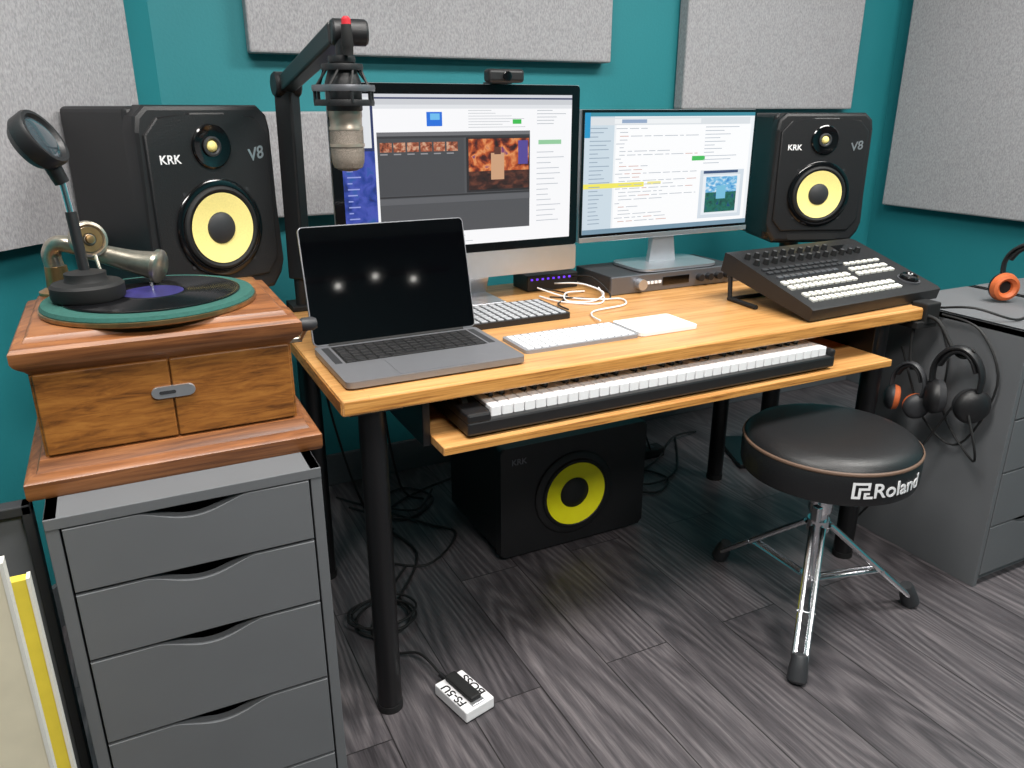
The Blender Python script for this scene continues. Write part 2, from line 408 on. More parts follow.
# ---------------------------------------------------------------- cabinets (drawers)
def drawer_unit(name, x0, x1, y0, y1, h, zs):
    t = .016
    ps = [box('side_l', x0, x0+t, y0+.001, y1, 0.0, h, 'cab', .001), box('side_r', x1-t, x1, y0+.001, y1, 0.0, h, 'cab', .001),
          box('top', x0, x1, y0, y1, h-t, h, 'cab', .001), box('back', x0+t, x1-t, y1-.01, y1, 0.03, h-t, 'cab'),
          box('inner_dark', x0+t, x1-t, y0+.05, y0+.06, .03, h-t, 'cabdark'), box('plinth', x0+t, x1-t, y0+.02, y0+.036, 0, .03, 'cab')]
    cx = (x0+x1)/2; g = .003
    for i in range(len(zs)-1):
        zt = zs[i]-.004; zb = zs[i+1]+.001
        pts = [(x0+t+g, zb), (x1-t-g, zb), (x1-t-g, zt)]
        n = 28; hw = .072; dp = .019
        for k in range(n+1):
            x = cx+hw-2*hw*k/n; s = (x-cx)/hw
            pts.append((x, zt-dp*(0.5+0.5*math.cos(math.pi*s))**0.7))
        pts.append((x0+t+g, zt))
        ps.append(prism('drawer_front_%d' % (i+1), pts, y0, y0+.018, 'cab', .001))
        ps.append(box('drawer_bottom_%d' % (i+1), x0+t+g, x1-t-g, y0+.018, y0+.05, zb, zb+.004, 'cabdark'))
    return group(name, ps)
zs = [.686, .585, .475, .33, .176, .03]
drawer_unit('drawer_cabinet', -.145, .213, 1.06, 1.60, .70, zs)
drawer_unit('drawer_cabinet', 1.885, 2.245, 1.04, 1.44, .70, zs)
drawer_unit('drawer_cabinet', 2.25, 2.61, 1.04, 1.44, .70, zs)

# ---------------------------------------------------------------- gramophone
gx0, gx1 = -.137, .204
g = []
def molding(name, x0, x1, y0, y1, prof, m):
    bm = bmesh.new(); rs = []
    for o, z in prof:
        rs.append([bm.verts.new(p) for p in ((x0-o, y0-o, z), (x1+o, y0-o, z), (x1+o, y1+o, z), (x0-o, y1+o, z))])
    for a, b in zip(rs[:-1], rs[1:]):
        for i in range(4):
            j = (i+1) % 4; bm.faces.new((a[i], a[j], b[j], b[i]))
    bm.faces.new(rs[0]); bm.faces.new(rs[-1])
    return finish(name, bm, m, ang=30)
gy0, gy1 = 1.155, 1.43
g.append(molding('plinth', gx0, gx1, gy0, gy1, [(.027, .70), (.029, .705), (.029, .724), (.023, .729), (.014, .732), (.010, .738), (.007, .748), (0, .75)], 'oak'))
g.append(box('body', gx0, gx1, gy0, gy1, .745, .88, 'oakv', .002))
g.append(box('door_l', gx0+.004, (gx0+gx1)/2-.001, gy0-.006, gy0+.004, .752, .868, 'oakv', .002))
g.append(box('door_r', (gx0+gx1)/2+.001, gx1-.004, gy0-.006, gy0+.004, .752, .868, 'oakv', .002))
g.append(molding('lid', gx0+.003, gx1-.003, gy0, gy1, [(0, .866), (.003, .870), (.006, .874), (.012, .879), (.016, .883), (.019, .889), (.019, .902), (.015, .907), (.009, .909), (.002, .911), (-.002, .917), (-.006, .919)], 'oak'))
mx = (gx0+gx1)/2
g.append(prism('latch_plate', rrect(mx-.028, mx+.030, .812, .829, .0084), gy0-.010, gy0-.005, 'alu', .001))
g.append(prism('latch_slot', rrect(mx-.018, mx+.004, .818, .823, .0024), gy0-.0105, gy0-.009, 'dkgrey'))
tc = (.028, 1.287)
g.append(lathe('platter', [(0, .919), (.142, .919), (.149, .922), (.150, .928), (.147, .933), (0, .933)], 'green', (tc[0], tc[1], 0), seg=72))
g.append(lathe('platter_rim', [(.1495, .919), (.1515, .921), (.1515, .926), (.149, .927)], 'brass', (tc[0], tc[1], 0), seg=72))
pr = [(0, .933)]
rr = .126
pr.append((rr, .9335)); pr.append((rr, .935))
r_ = rr-.004
while r_ > .048:
    pr.append((r_, .9356)); pr.append((r_-.0015, .9350)); r_ -= .003
pr.append((.046, .9356)); pr.append((0, .9356))
g.append(lathe('record', pr, 'record', (tc[0]+.003, tc[1]+.003, 0), seg=72))
g.append(lathe('record_label', [(0, .9356), (.044, .9358), (.044, .9362), (0, .9364)], 'label', (tc[0]+.003, tc[1]+.003, 0)))
g.append(rod('spindle', (tc[0]+.003, tc[1]+.003, .936), (tc[0]+.003, tc[1]+.003, .950), .003, 'chrome'))
g.append(lathe('tonearm_base', [(0, 0), (.03, 0), (.03, .006), (.018, .012), (.016, .045), (0, .05)], 'brass', (-.10, 1.425, .918)))
g.append(sweep('tonearm', [(-.10, 1.425, .955), (-.102, 1.422, .985), (-.085, 1.41, 1.0), (-.04, 1.395, .985), (.01, 1.375, .970), (.045, 1.36, .962)], [.014, .014, .013, .014, .018, .024], 'nickel', seg=18))
g.append(lathe('tonearm_elbow', [(0, 0), (.020, 0), (.027, .004), (.027, .010), (.022, .014), (0, .016)], 'nickel', (.04, 1.362, .963), (.85, -.45, -.2)))
g.append(lathe('reproducer', [(0, -.009), (.02, -.009), (.027, -.006), (.029, 0), (.027, .006), (.023, .007), (.020, .003), (.010, .003), (.008, .008), (0, .009)], 'nickel', (-.046, 1.375, 1.008), (.35, -.9, .15)))
g.append(lathe('reproducer_ring', [(.010, .002), (.019, .002), (.019, .006), (.010, .006)], 'brass', (-.046, 1.375, 1.008), (.35, -.9, .15)))
g.append(lathe('reproducer_centre', [(0, 0), (.007, 0), (.006, .005), (0, .006)], 'brass', (-.0435, 1.3675, 1.0095), (.35, -.9, .15)))
g.append(sweep('needle_bar', [(-.04, 1.365, .985), (-.036, 1.355, .96), (-.034, 1.35, .938)], [.003, .0025, .001], 'nickel'))
g.append(rod('crank_shaft', (gx1-.01, 1.30, .83), (gx1+.045, 1.30, .83), .005, 'nickel'))
g.append(rod('crank_arm', (gx1+.043, 1.30, .83), (gx1+.045, 1.235, .872), .004, 'nickel'))
g.append(lathe('crank_knob', [(0, 0), (.008, 0), (.011, .006), (.011, .022), (.008, .028), (0, .03)], 'dkgrey', (gx1+.03, 1.235, .872), (1, 0, 0)))
group('gramophone', g)

# lamp / magnifier standing on the turntable
lp = []
lx, ly, lz = -.055, 1.288, .9357
lp.append(lathe('base', [(0, 0), (.048, 0), (.050, .004), (.050, .020), (.046, .024), (.030, .026), (.028, .030), (.028, .038), (.010, .042), (0, .042)], 'blackm', (lx, ly, lz), seg=48))
lp.append(rod('pole_lower', (lx, ly, lz+.04), (lx-.004, ly+.006, 1.06), .0075, 'black'))
lp.append(rod('pole_upper', (lx-.004, ly+.006, 1.055), (lx-.008, ly+.01, 1.105), .0055, 'chrome'))
lp.append(rod('neck', (lx-.008, ly+.01, 1.10), (lx-.02, ly+.006, 1.135), .010, 'black', .012))
hc = Vector((lx-.026, ly+.004, 1.158)); ax = Vector((.80, -.34, .50)).normalized()
lp.append(lathe('head', [(0, -.026), (.018, -.025), (.032, -.020), (.040, -.010), (.041, .008), (.039, .012), (.034, .012), (.031, .007), (0, .007)], 'black', hc, ax))
lp.append(lathe('lens', [(0, .013), (.015, .0125), (.026, .010), (.031, .007)], 'glass', hc, ax))
group('desk_lamp', lp)

# ---------------------------------------------------------------- studio monitors
def speaker(loc, yaw, sc_=1.0, W=.312, H=.395, D=.285):
    p = []; h = W/2
    p.append(box('cabinet', -h+.004, h-.004, .02, D, .002, H-.002, 'black', .012, 3))
    c = .028
    pts = [(-h+c, 0), (h-c, 0), (h-.004, .03), (h, .06), (h, H-.05), (h-.006, H-.02), (h-c, H), (-h+c, H), (-h+.006, H-.02), (-h, H-.05), (-h, .06), (-h+.004, .03)]
    p.append(prism('front_baffle', pts, -.012, .03, 'black', .010))
    w2 = h-.016
    pts = [(-w2+.03, .035), (w2-.03, .035), (w2, .07), (w2, H-.055), (w2-.03, H-.022), (.055, H-.022), (.04, H-.014), (-.04, H-.014), (-.055, H-.022), (-w2+.03, H-.022), (-w2, H-.055), (-w2, .07)]
    p.append(prism('inner_plate', pts, -.018, -.01, 'vinyl', .004))
    A = (0, -1, 0); wc = (0, -.018, .15); tw = (0, -.018, .315)
    p.append(lathe('woofer_ring', [(.084, 0), (.100, 0), (.101, .004), (.096, .007), (.088, .007), (.084, .003)], 'blackg', wc, A, 64))
    p.append(lathe('woofer_surround', [(.088, .003), (.085, .009), (.080, .011), (.075, .009), (.072, .003)], 'rubber', wc, A, 64))
    p.append(lathe('woofer_cone', [(.073, .0095), (.055, .006), (.030, .002), (0, .002)], 'yellow', wc, A, 64))
    p.append(lathe('dust_cap', [(.033, .0025), (.031, .006), (.020, .011), (0, .013)], 'dkgrey', wc, A, 40))
    p.append(lathe('tweeter_plate', [(0, 0), (.044, 0), (.044, .004), (.041, .006), (.036, .005), (.022, .002), (0, .002)], 'blackg', tw, A, 48))
    p.append(lathe('tweeter_ring', [(.015, .002), (.020, .003), (.020, .006), (.016, .007), (.012, .004)], 'dkgrey', tw, A, 40))
    p.append(lathe('tweeter_dome', [(.0115, .003), (.010, .007), (.006, .010), (0, .011)], 'yellow', tw, A, 32))
    p.append(prism('port_slot', rrect(-.085, .085, .006, .024, .008), -.0135, -.010, 'blackm', .001))
    for a in range(4):
        an = R(45+90*a); p.append(rod('screw_%d' % a, (math.cos(an)*.105, -.017, .15+math.sin(an)*.105), (math.cos(an)*.105, -.0195, .15+math.sin(an)*.105), .004, 'dkgrey', seg=10))
    p.append(text('badge_text', 'KRK', .024, 'white', (-.094, -.0188, .292)))
    p.append(text('model_text', 'V8', .036, 'alu', (.104, -.0188, .295), rot=(R(90), R(-12), 0), shear=.2))
    return group('studio_monitor_speaker', p, loc, (0, 0, yaw), sc_)
SL = (.193, 1.865, .793); SR = (1.951, 1.80, .803)
speaker(SL, R(27), 1.045); speaker(SR, R(-22), .97)
def stand(x, y, ztop, yaw):
    p = [box('top_plate', -.11, .11, -.11, .11, ztop-.012, ztop-.001, 'legm', .003), box('base_plate', -.14, .14, -.13, .13, 0, .015, 'legm', .004),
         rod('pole', (0, 0, .012), (0, 0, ztop-.01), .03, 'legm'),
         box('foam_pad', -.12, .12, -.12, .12, ztop-.001, ztop-.0005, 'rubber')]
    return group('speaker_stand', p, (x, y, 0), (0, 0, yaw))
def back(loc, yaw, dd): return (loc[0]-math.sin(yaw)*dd, loc[1]+math.cos(yaw)*dd)
x, y = back(SL, R(27), .15); stand(x-.01, y+.0, SL[2], R(27))
x, y = back(SR, R(-22), .15); stand(x, y, SR[2], R(-22))

# ---------------------------------------------------------------- subwoofer
sp = [box('cabinet', .82, 1.285, 1.73, 2.08, .015, .342, 'black', .006), prism('front_baffle', rrect(.815, 1.287, .012, .345, .012), 1.702, 1.735, 'vinyl', .006)]
c = (1.046, 1.702, .170)
sp.append(lathe('ring', [(.098, 0), (.125, 0), (.126, .004), (.12, .008), (.105, .008), (.098, .003)], 'black', c, (0, -1, 0), 64))
sp.append(lathe('surround', [(.108, .005), (.103, .013), (.098, .014), (.092, .008)], 'rubber', c, (0, -1, 0), 64))
sp.append(lathe('cone', [(.095, .0125), (.07, .007), (.04, .002), (0, .002)], 'yellow2', c, (0, -1, 0), 64))
sp.append(lathe('dust_cap', [(.046, .0035), (.042, .008), (.02, .014), (0, .016)], 'rubber', c, (0, -1, 0), 40))
sp.append(text('badge_text', 'KRK', .024, 'spgrey', (.870, 1.7012, .30)))
for i, (x, y) in enumerate([(.86, 1.76), (1.245, 1.76), (.86, 2.04), (1.245, 2.04)]): sp.append(rod('foot_%d' % i, (x, y, 0), (x, y, .022), .018, 'rubber'))
group('subwoofer', sp)

# ---------------------------------------------------------------- displays
def screen_rects(y, x0, x1, z0, z1, rects):
    out = []; W = x1-x0; H = z1-z0
    for i, (u0, u1, v0, v1, col) in enumerate(rects):   # v from top
        yy = y-.0003-.00006*i
        bm = bmesh.new()
        vs = [bm.verts.new(q) for q in ((x0+u0*W, yy, z1-v1*H), (x0+u1*W, yy, z1-v1*H), (x0+u1*W, yy, z1-v0*H), (x0+u0*W, yy, z1-v0*H))]
        bm.faces.new(vs)
        me = bpy.data.meshes.new('ui_%d' % i); bm.to_mesh(me); bm.free(); me.materials.append(EM[col] if isinstance(col, str) else em(*col))
        o = bpy.data.objects.new('ui_%d' % i, me); sc.collection.objects.link(o); out.append(o)
    return out

iy = 1.82; ix0, ix1, iz0, iz1 = .450, 1.10, .785, 1.254
ch = .068
p = [box('shell', ix0, ix1, iy, iy+.012, iz0, iz1, 'alu', .004),
     prism('rear_bulge', rrect(ix0+.08, ix1-.08, iz0+.05, iz1-.06, .06), iy+.012, iy+.035, 'alu', 0),
     prism('glass', rrect(ix0+.001, ix1-.001, iz0+ch, iz1-.001, .008), iy-.003, iy+.003, 'blackg', .001),
     prism('chin', rrect(ix0+.001, ix1-.001, iz0+.001, iz0+ch, .006), iy-.0028, iy+.003, 'alu', .001),
     prism('stand_neck', [(iy+.03, .86), (iy+.045, .86), (iy+.10, .726), (iy+.085, .726)], .70, .87, 'alu', 0, 'YZ'),
     box('stand_foot', .70, .87, iy-.045, iy+.11, .7205, .727, 'alu', .002)]
sx0, sx1, sz0, sz1 = ix0+.024, ix1-.024, iz0+ch+.022, iz1-.024
W_ = (250, 250, 252)
rects = [(0, 1, 0, 1, (30, 44, 92)), (0, 1, 0, .02, (210, 212, 218)), (.0, .13, .35, 1, 'galaxy'), (.02, .12, .02, .33, (225, 228, 232)),
         (.13, 1, .03, 1, W_), (.13, 1, .03, .065, (205, 207, 212)), (.13, 1, .065, .09, (226, 228, 232)), (.345, .41, .11, .20, (30, 110, 220)), (.36, .40, .12, .16, (110, 190, 240)),
         (.72, .76, .16, .19, (60, 190, 80)),
         (.14, .80, .235, .90, (80, 81, 85)), (.14, .80, .235, .26, (112, 112, 116)), (.14, .80, .26, .275, (54, 54, 58)),
         (.14, .50, .275, .64, (72, 73, 77)), (.51, .80, .275, .64, (40, 38, 42)), (.52, .795, .285, .50, 'studio'), (.52, .795, .50, .625, 'floorpic'), (.62, .68, .38, .56, (206, 160, 124)), (.635, .665, .34, .39, (90, 50, 40)), (.745, .79, .30, .46, (84, 70, 150)),
         (.14, .80, .645, .655, (45, 45, 48)), (.14, .80, .66, .70, (96, 97, 101)), (.18, .44, .815, .822, (175, 175, 180)),
         (.84, .95, .30, .33, (150, 205, 160))]
for k in range(6): rects.append((.15+k*.055, .198+k*.055, .30, .36, 'thumb'))
for k in range(6): rects.append((.15+k*.055, .18+k*.055, .37, .378, (150, 150, 154)))
for k in range(14): rects.append((.015, .03+.06*random.random(), .43+k*.038, .438+k*.038, (150, 160, 220)))
for k in range(7): rects.append((.52, .60+.18*random.random(), .10+k*.018, .103+k*.018, (175, 180, 186)))
for k in range(5): rects.append((.83, .9+.08*random.random(), .10+k*.022, .104+k*.022, (170, 176, 184)))
for k in range(14): rects.append((.83, .88+.1*random.random(), .38+k*.037, .385+k*.037, (185, 190, 198)))
for k in range(3): rects.append((.20, .45+.1*random.random(), .93+k*.02, .934+k*.02, (180, 184, 190)))
p += screen_rects(iy-.0032, sx0, sx1, sz0, sz1, rects)
group('desktop_computer', p)
wp = [box('body', .83, .925, iy-.035, iy+.0, 1.2565, 1.287, 'black', .008, 3), lathe('lens', [(0, 0), (.011, 0), (.011, .004), (.008, .005), (0, .003)], 'blackg', (.877, iy-.035, 1.271), (0, -1, 0)),
      box('clip', .85, .905, iy-.006, iy+.045, 1.2545, 1.259, 'black', .001), box('clip_back', .86, .895, iy+.038, iy+.047, 1.225, 1.256, 'black', .002)]
group('webcam', wp)

# rack interface
rp = [box('chassis', 1.17, 1.60, 1.735, 1.93, .724, .768, 'dkgrey', .002), box('faceplate', 1.16, 1.61, 1.728, 1.737, .7215, .770, 'spgrey', .002),
      box('display', 1.33, 1.42, 1.726, 1.7285, .735, .757, 'scr')]
for i in range(4): rp.append(rod('knob_%d' % i, (1.455+i*.033, 1.728, .746), (1.455+i*.033, 1.712, .746), .010, 'black'))
rp.append(rod('main_knob', (1.25, 1.728, .746), (1.25, 1.708, .746), .015, 'alu'))
for i in range(4): rp.append(box('button_%d' % i, 1.275+i*.013, 1.284+i*.013, 1.725, 1.7285, .742, .750, 'white'))
for x in (1.19, 1.58): rp.append(box('rubber_foot', x-.01, x+.01, 1.75, 1.91, .72, .725, 'rubber'))
group('audio_interface', rp)

# second display
my = 1.835; mx0, mx1, mz0, mz1 = 1.118, 1.712, .85, 1.196
p = [box('shell', mx0, mx1, my, my+.022, mz0, mz1, 'alu', .004), box('glass', mx0+.001, mx1-.001, my-.002, my+.002, mz0+.014, mz1-.001, 'blackg'),
     box('chin', mx0+.001, mx1-.001, my-.0025, my+.002, mz0, mz0+.014, 'alu', .001),
     box('stand_neck', 1.375, 1.44, my+.02, my+.034, .775, .98, 'alu', .002),
     prism('stand_neck_front', [(1.36, .776), (1.455, .776), (1.44, .87), (1.375, .87)], my+.004, my+.02, 'alu'),
     prism('stand_foot', rrect(1.27, 1.545, 1.742, 1.915, .04), .7705, .778, 'alu', .001, 'XY')]
rects = [(0, 1, 0, 1, (240, 243, 246)), (0, 1, 0, .03, (60, 140, 160)), (0, .16, .03, 1, (206, 220, 230)), (.0, .03, .0, .2, (30, 150, 200)), (.03, .97, .04, .10, (222, 226, 230)), (.16, .66, .05, .09, (240, 242, 244)), (.2, .34, .055, .085, (150, 170, 200)),
         (.17, .98, .10, .96, (254, 254, 255)), (.62, .70, .37, .41, (70, 190, 90)), (.0, .34, .575, .615, (244, 234, 100)), (.36, .44, .575, .60, (244, 234, 150)),
         (.68, .96, .50, .93, (214, 223, 232)), (.70, .94, .545, .90, (235, 240, 245)), (.72, .92, .56, .72, 'sky'), (.72, .92, .70, .88, 'land'), (.79, .85, .64, .76, (120, 190, 220)), (.0, 1, .96, 1, (120, 150, 170)), (.70, .92, .505, .53, (60, 80, 120))]
for k in range(26):
    z = .125+k*.031
    x = .19 if k % 4 else .17
    while x < .64:
        w_ = .02+.06*random.random(); rects.append((x, min(x+w_, .65), z, z+.006, (184, 190, 198) if random.random() > .15 else (212, 170, 160))); x += w_+.012
        if random.random() < .18: break
for k in range(24):
    z = .12+k*.034; rects.append((.02, .06+.08*random.random(), z, z+.007, (150, 168, 186)))
for k in range(11):
    z = .12+k*.031
    rects.append((.68, .74+.2*random.random(), z, z+.006, (180, 188, 198)))
p += screen_rects(my-.0022, mx0+.008, mx1-.008, mz0+.022, mz1-.008, rects)
group('computer_monitor', p)

p = [box('case', .98, 1.14, 1.87, 1.96, .7205, .765, 'black', .003)] + [box('led_%d' % i, .99+i*.017, .996+i*.017, 1.868, 1.871, .751, .756, 'purple') for i in range(8)]
group('usb_hub', p)

# ---------------------------------------------------------------- laptop
LW = .352; LD = .243
p = [prism('base', rrect(0, LW, 0, LD, .012), .004, .016, 'lapgrey', .001, 'XY'),
     box('key_well', .03, LW-.03, .112, .225, .0158, .0164, 'blackm'),
     prism('trackpad', rrect(LW/2-.075, LW/2+.075, .008, .102, .005), .0161, .0166, 'lapgrey', 0, 'XY'),
     boxes('rubber_feet', [(.02, .03, .02, .03, 0, .005), (LW-.03, LW-.02, .02, .03, 0, .005), (.02, .03, LD-.03, LD-.02, 0, .005), (LW-.03, LW-.02, LD-.03, LD-.02, 0, .005)], 'rubber'),
     boxes('speaker_grilles', [(.011, .025, .115, .225, .0158, .0163), (LW-.025, LW-.011, .115, .225, .0158, .0163)], 'dkgrey')]
ks = []
for r_ in range(6):
    y0 = .114+r_*.0185; hh = .016 if r_ < 5 else .012
    if r_ == 0: xs = [(0, 1), (1, 2), (2, 3), (3, 4.3), (4.3, 9.6), (9.6, 11), (11, 12), (12, 13), (13, 14)]
    else: xs = [(i, i+1) for i in range(14)]
    for a, b_ in xs: ks.append((.032+a*.0205+.0016, .032+b_*.0205-.0016, y0+.0004, y0+hh-.0004, .0162, .0178))
p.append(boxes('keys', ks, 'black', .0004))
p.append(rod('hinge', (.03, LD-.002, .015), (LW-.03, LD-.002, .015), .006, 'blackm'))
lid = [prism('lid', rrect(0, LW, 0, .236, .010), 0, .006, 'lapgrey', .001), prism('lid_screen', rrect(.002, LW-.002, .003, .234, .008), -.0012, .001, 'scr', .0)]
for o in lid:
    o.location = (0, LD-.004, .017); o.rotation_euler = (R(-15), 0, 0)
p += lid
group('laptop', p, (.321, 1.305, DZ), (0, 0, R(.3)), 1.03)

# ---------------------------------------------------------------- keyboards on desk
def keybed(name, x0, y0, w, dp, z, case, key, rows, cols, th=.008, gp=.002, bar=True):
    ps = [prism('case', rrect(x0, x0+w, y0, y0+dp, .008), z, z+th, case, .001, 'XY')]
    ks = []; kw = (w-.012)/cols; kh = (dp-.012)/rows
    for r_ in range(rows):
        i = 0
        while i < cols:
            wd = 1
            if bar and r_ == 0 and i == int(cols*.27): wd = int(cols*.33)
            ks.append((x0+.006+i*kw+gp, x0+.006+(i+wd)*kw-gp, y0+.006+r_*kh+gp*.9, y0+.006+(r_+1)*kh-gp*.9, z+th-.0005, z+th+.002)); i += wd
    ps.append(boxes('keys', ks, key, .0004)); return group(name, ps)
keybed('computer_keyboard', .712, 1.362, .282, .118, DZ, 'keygap', 'white', 6, 15)
keybed('pad_controller', .60, 1.575, .345, .165, DZ, 'black', 'padgrey', 7, 16, .014, .0032, False)
group('trackpad', [prism('surface', rrect(.998, 1.158, 1.362, 1.479, .008), DZ+.001, DZ+.010, 'white', .001, 'XY'), box('feet', 1.01, 1.145, 1.37, 1.47, DZ, DZ+.002, 'rubber')])

# ---------------------------------------------------------------- video control surface
cw, cd = .485, .31
p = [prism('chassis', [(0, 0), (cd, 0), (cd, .05), (cd-.02, .052), (.01, .032), (0, .028)], 0, cw, 'black', 0, 'YZ')]
sl = math.atan2(.02, cd-.03)
def top(y): return .032+(y-.01)*math.tan(sl)
whites = []; blacks = []; lit = []
def btn(L_, x, y, w, h2): L_.append((x, x+w, y, y+h2, top(y+h2/2)-.003, top(y+h2/2)+.005))
for r_ in range(2):
    for i in range(15): btn(whites, .03+i*.0225, .028+r_*.024, .016, .017)
for r_ in range(2):
    for i in range(11): btn(whites, .02+i*.0225, .090+r_*.024, .016, .017)
for r_ in range(2):
    for i in range(6): btn(whites, .29+i*.025, .110+r_*.024, .018, .015)
for i in range(10): btn(lit, .03+i*.0225, .145, .017, .012)
for i in range(6): btn(whites, .30+i*.024, .165, .017, .011)
for r_ in range(2):
    for i in range(12): btn(blacks, .02+i*.0235, .170+r_*.018, .018, .011)
p.append(boxes('white_buttons', whites, 'offw', .001)); p.append(boxes('dark_buttons', blacks, 'dkgrey', .001)); p.append(boxes('small_buttons', lit, 'spgrey', .001))
for r_ in range(2):
    for i in range(13 - r_*3):
        x = .03+i*.032; y = .225+r_*.035
        p.append(rod('knob_%d_%d' % (r_, i), (x, y, top(y)-.001), (x, y, top(y)+.014), .0085, 'blackm', .007, seg=14))
        p.append(rod('knob_cap_%d_%d' % (r_, i), (x, y, top(y)+.0138), (x, y, top(y)+.0146), .0045, 'spgrey', seg=12))
p.append(lathe('jog_wheel', [(0, 0), (.024, 0), (.024, .010), (.021, .013), (.019, .010), (0, .010)], 'blackg', (.425, .058, top(.058))))
p.append(lathe('jog_ring', [(.025, -.002), (.029, -.002), (.029, .003), (.025, .003)], 'spgrey', (.425, .058, top(.058))))
p.append(box('display_strip', .36, .44, .235, .285, top(.26)-.002, top(.26)+.001, 'scr'))
e = group('video_switcher', p, (1.423, 1.283, .7245), (R(13), 0, R(3)))
bpy.context.view_layer.update()
inv = e.matrix_world.inverted()
for o in [rod('rear_strut_1', (1.412, 1.545, .722), (1.415, 1.555, .79), .006, 'blackm'), rod('rear_strut_2', (1.84, 1.56, .722), (1.84, 1.575, .79), .006, 'blackm'),
          rod('rear_crossbar', (1.412, 1.545, .7255), (1.84, 1.56, .7255), .005, 'blackm'), rod('stand_arm', (1.405, 1.44, .726), (1.412, 1.55, .726), .006, 'blackm')]:
    o.parent = e; o.matrix_parent_inverse = inv

# ---------------------------------------------------------------- microphone + boom arm
p = []
A0 = Vector((.386, 1.955, DZ)); A1 = Vector((.392, 1.95, 1.250)); A2 = Vector((.376, 1.40, 1.318))
p.append(box('clamp_top', .355, .415, 1.93, 2.006, DZ, DZ+.014, 'blackm', .003)); p.append(box('clamp_back', .355, .415, 2.002, 2.014, DU-.05, DZ+.014, 'blackm', .002))
p.append(box('clamp_bottom', .365, .405, 1.95, 2.01, DU-.05, DU-.038, 'blackm', .002)); p.append(rod('clamp_screw', (.385, 1.965, DU-.07), (.385, 1.965, DU), .007, 'blackm'))
p.append(rod('post', A0+Vector((0, 0, .012)), A0+Vector((0, 0, .10)), .017, 'black'))
def beam(name, a, b, w, h, m):
    a = Vector(a); b = Vector(b); Ln = (b-a).length
    o = box(name, -w/2, w/2, -h/2, h/2, 0, Ln, m, .005)
    q = (b-a).to_track_quat('Z', 'Y'); o.data.transform(Matrix.Translation(a) @ q.to_matrix().to_4x4()); return o
p.append(beam('lower_arm', A0+Vector((0, 0, .08)), A1, .044, .044, 'black'))
p.append(lathe('elbow', [(0, -.030), (.024, -.030), (.028, -.026), (.028, .026), (.024, .030), (0, .030)], 'black', A1, (1, .1, 0)))
p.append(beam('upper_arm', A1, A2, .036, .036, 'black'))
p.append(lathe('wrist', [(0, -.030), (.018, -.030), (.021, -.026), (.021, .026), (.018, .030), (0, .030)], 'black', A2+Vector((.014, -.01, .0)), (1, -.1, 0)))
p.append(rod('mic_joint', A2+Vector((.0, -.016, .01)), A2+Vector((.0, -.016, -.04)), .012, 'black'))
group('microphone_boom_arm', p)
mc = Vector((.373, 1.385, -.004))
p = []
p.append(lathe('cable_plug', [(0, 0), (.008, 0), (.009, .012), (.010, .014), (.008, .046), (0, .048)], 'blackm', mc+Vector((.004, -.03, 1.285)), (-.02, 0, 1)))
p.append(lathe('plug_ring', [(.0075, 0), (.0078, .0), (.0076, .008), (.004, .012), (0, .012)], 'red', mc+Vector((.0035, -.03, 1.331)), (-.02, 0, 1)))
for z, r_ in ((1.280, .022), (1.268, .034), (1.235, .052), (1.212, .050)):
    p.append(lathe('shock_ring_%d' % int(z*1000), [(r_-.006, -.005), (r_, -.005), (r_+.001, 0), (r_, .005), (r_-.006, .005), (r_-.006, -.005)], 'spgrey' if r_ > .051 else 'black', mc+Vector((0, 0, z))))
for i in range(8):
    a = 2*math.pi*i/8; b2 = a+.4
    p.append(rod('elastic_%d' % i, mc+Vector((.048*math.cos(a), .048*math.sin(a), 1.235)), mc+Vector((.029*math.cos(b2), .029*math.sin(b2), 1.268)), .0022, 'rubber', seg=8))
    p.append(rod('strut_%d' % i, mc+Vector((.049*math.cos(a), .049*math.sin(a), 1.212)), mc+Vector((.049*math.cos(a), .049*math.sin(a), 1.235)), .003, 'black', seg=8))
p.append(lathe('cradle', [(0, 0), (.026, 0), (.030, .006), (.030, .05), (.024, .068), (.016, .085), (0, .085)], 'black', mc+Vector((0, 0, 1.195))))
p.append(lathe('body', [(0, 1.205), (.0285, 1.205), (.0285, 1.19), (.0275, 1.188), (.0275, 1.175), (.029, 1.172), (.029, 1.168)], 'champ', mc))
p.append(lathe('grille', [(.0275, 1.172), (.0285, 1.168), (.0285, 1.125), (.0275, 1.115), (.024, 1.106), (.014, 1.101), (0, 1.099)], 'mesh', mc))
p.append(lathe('grille_band', [(.0287, 1.146), (.0298, 1.146), (.0298, 1.141), (.0287, 1.141)], 'champ', mc))
group('studio_microphone', p)

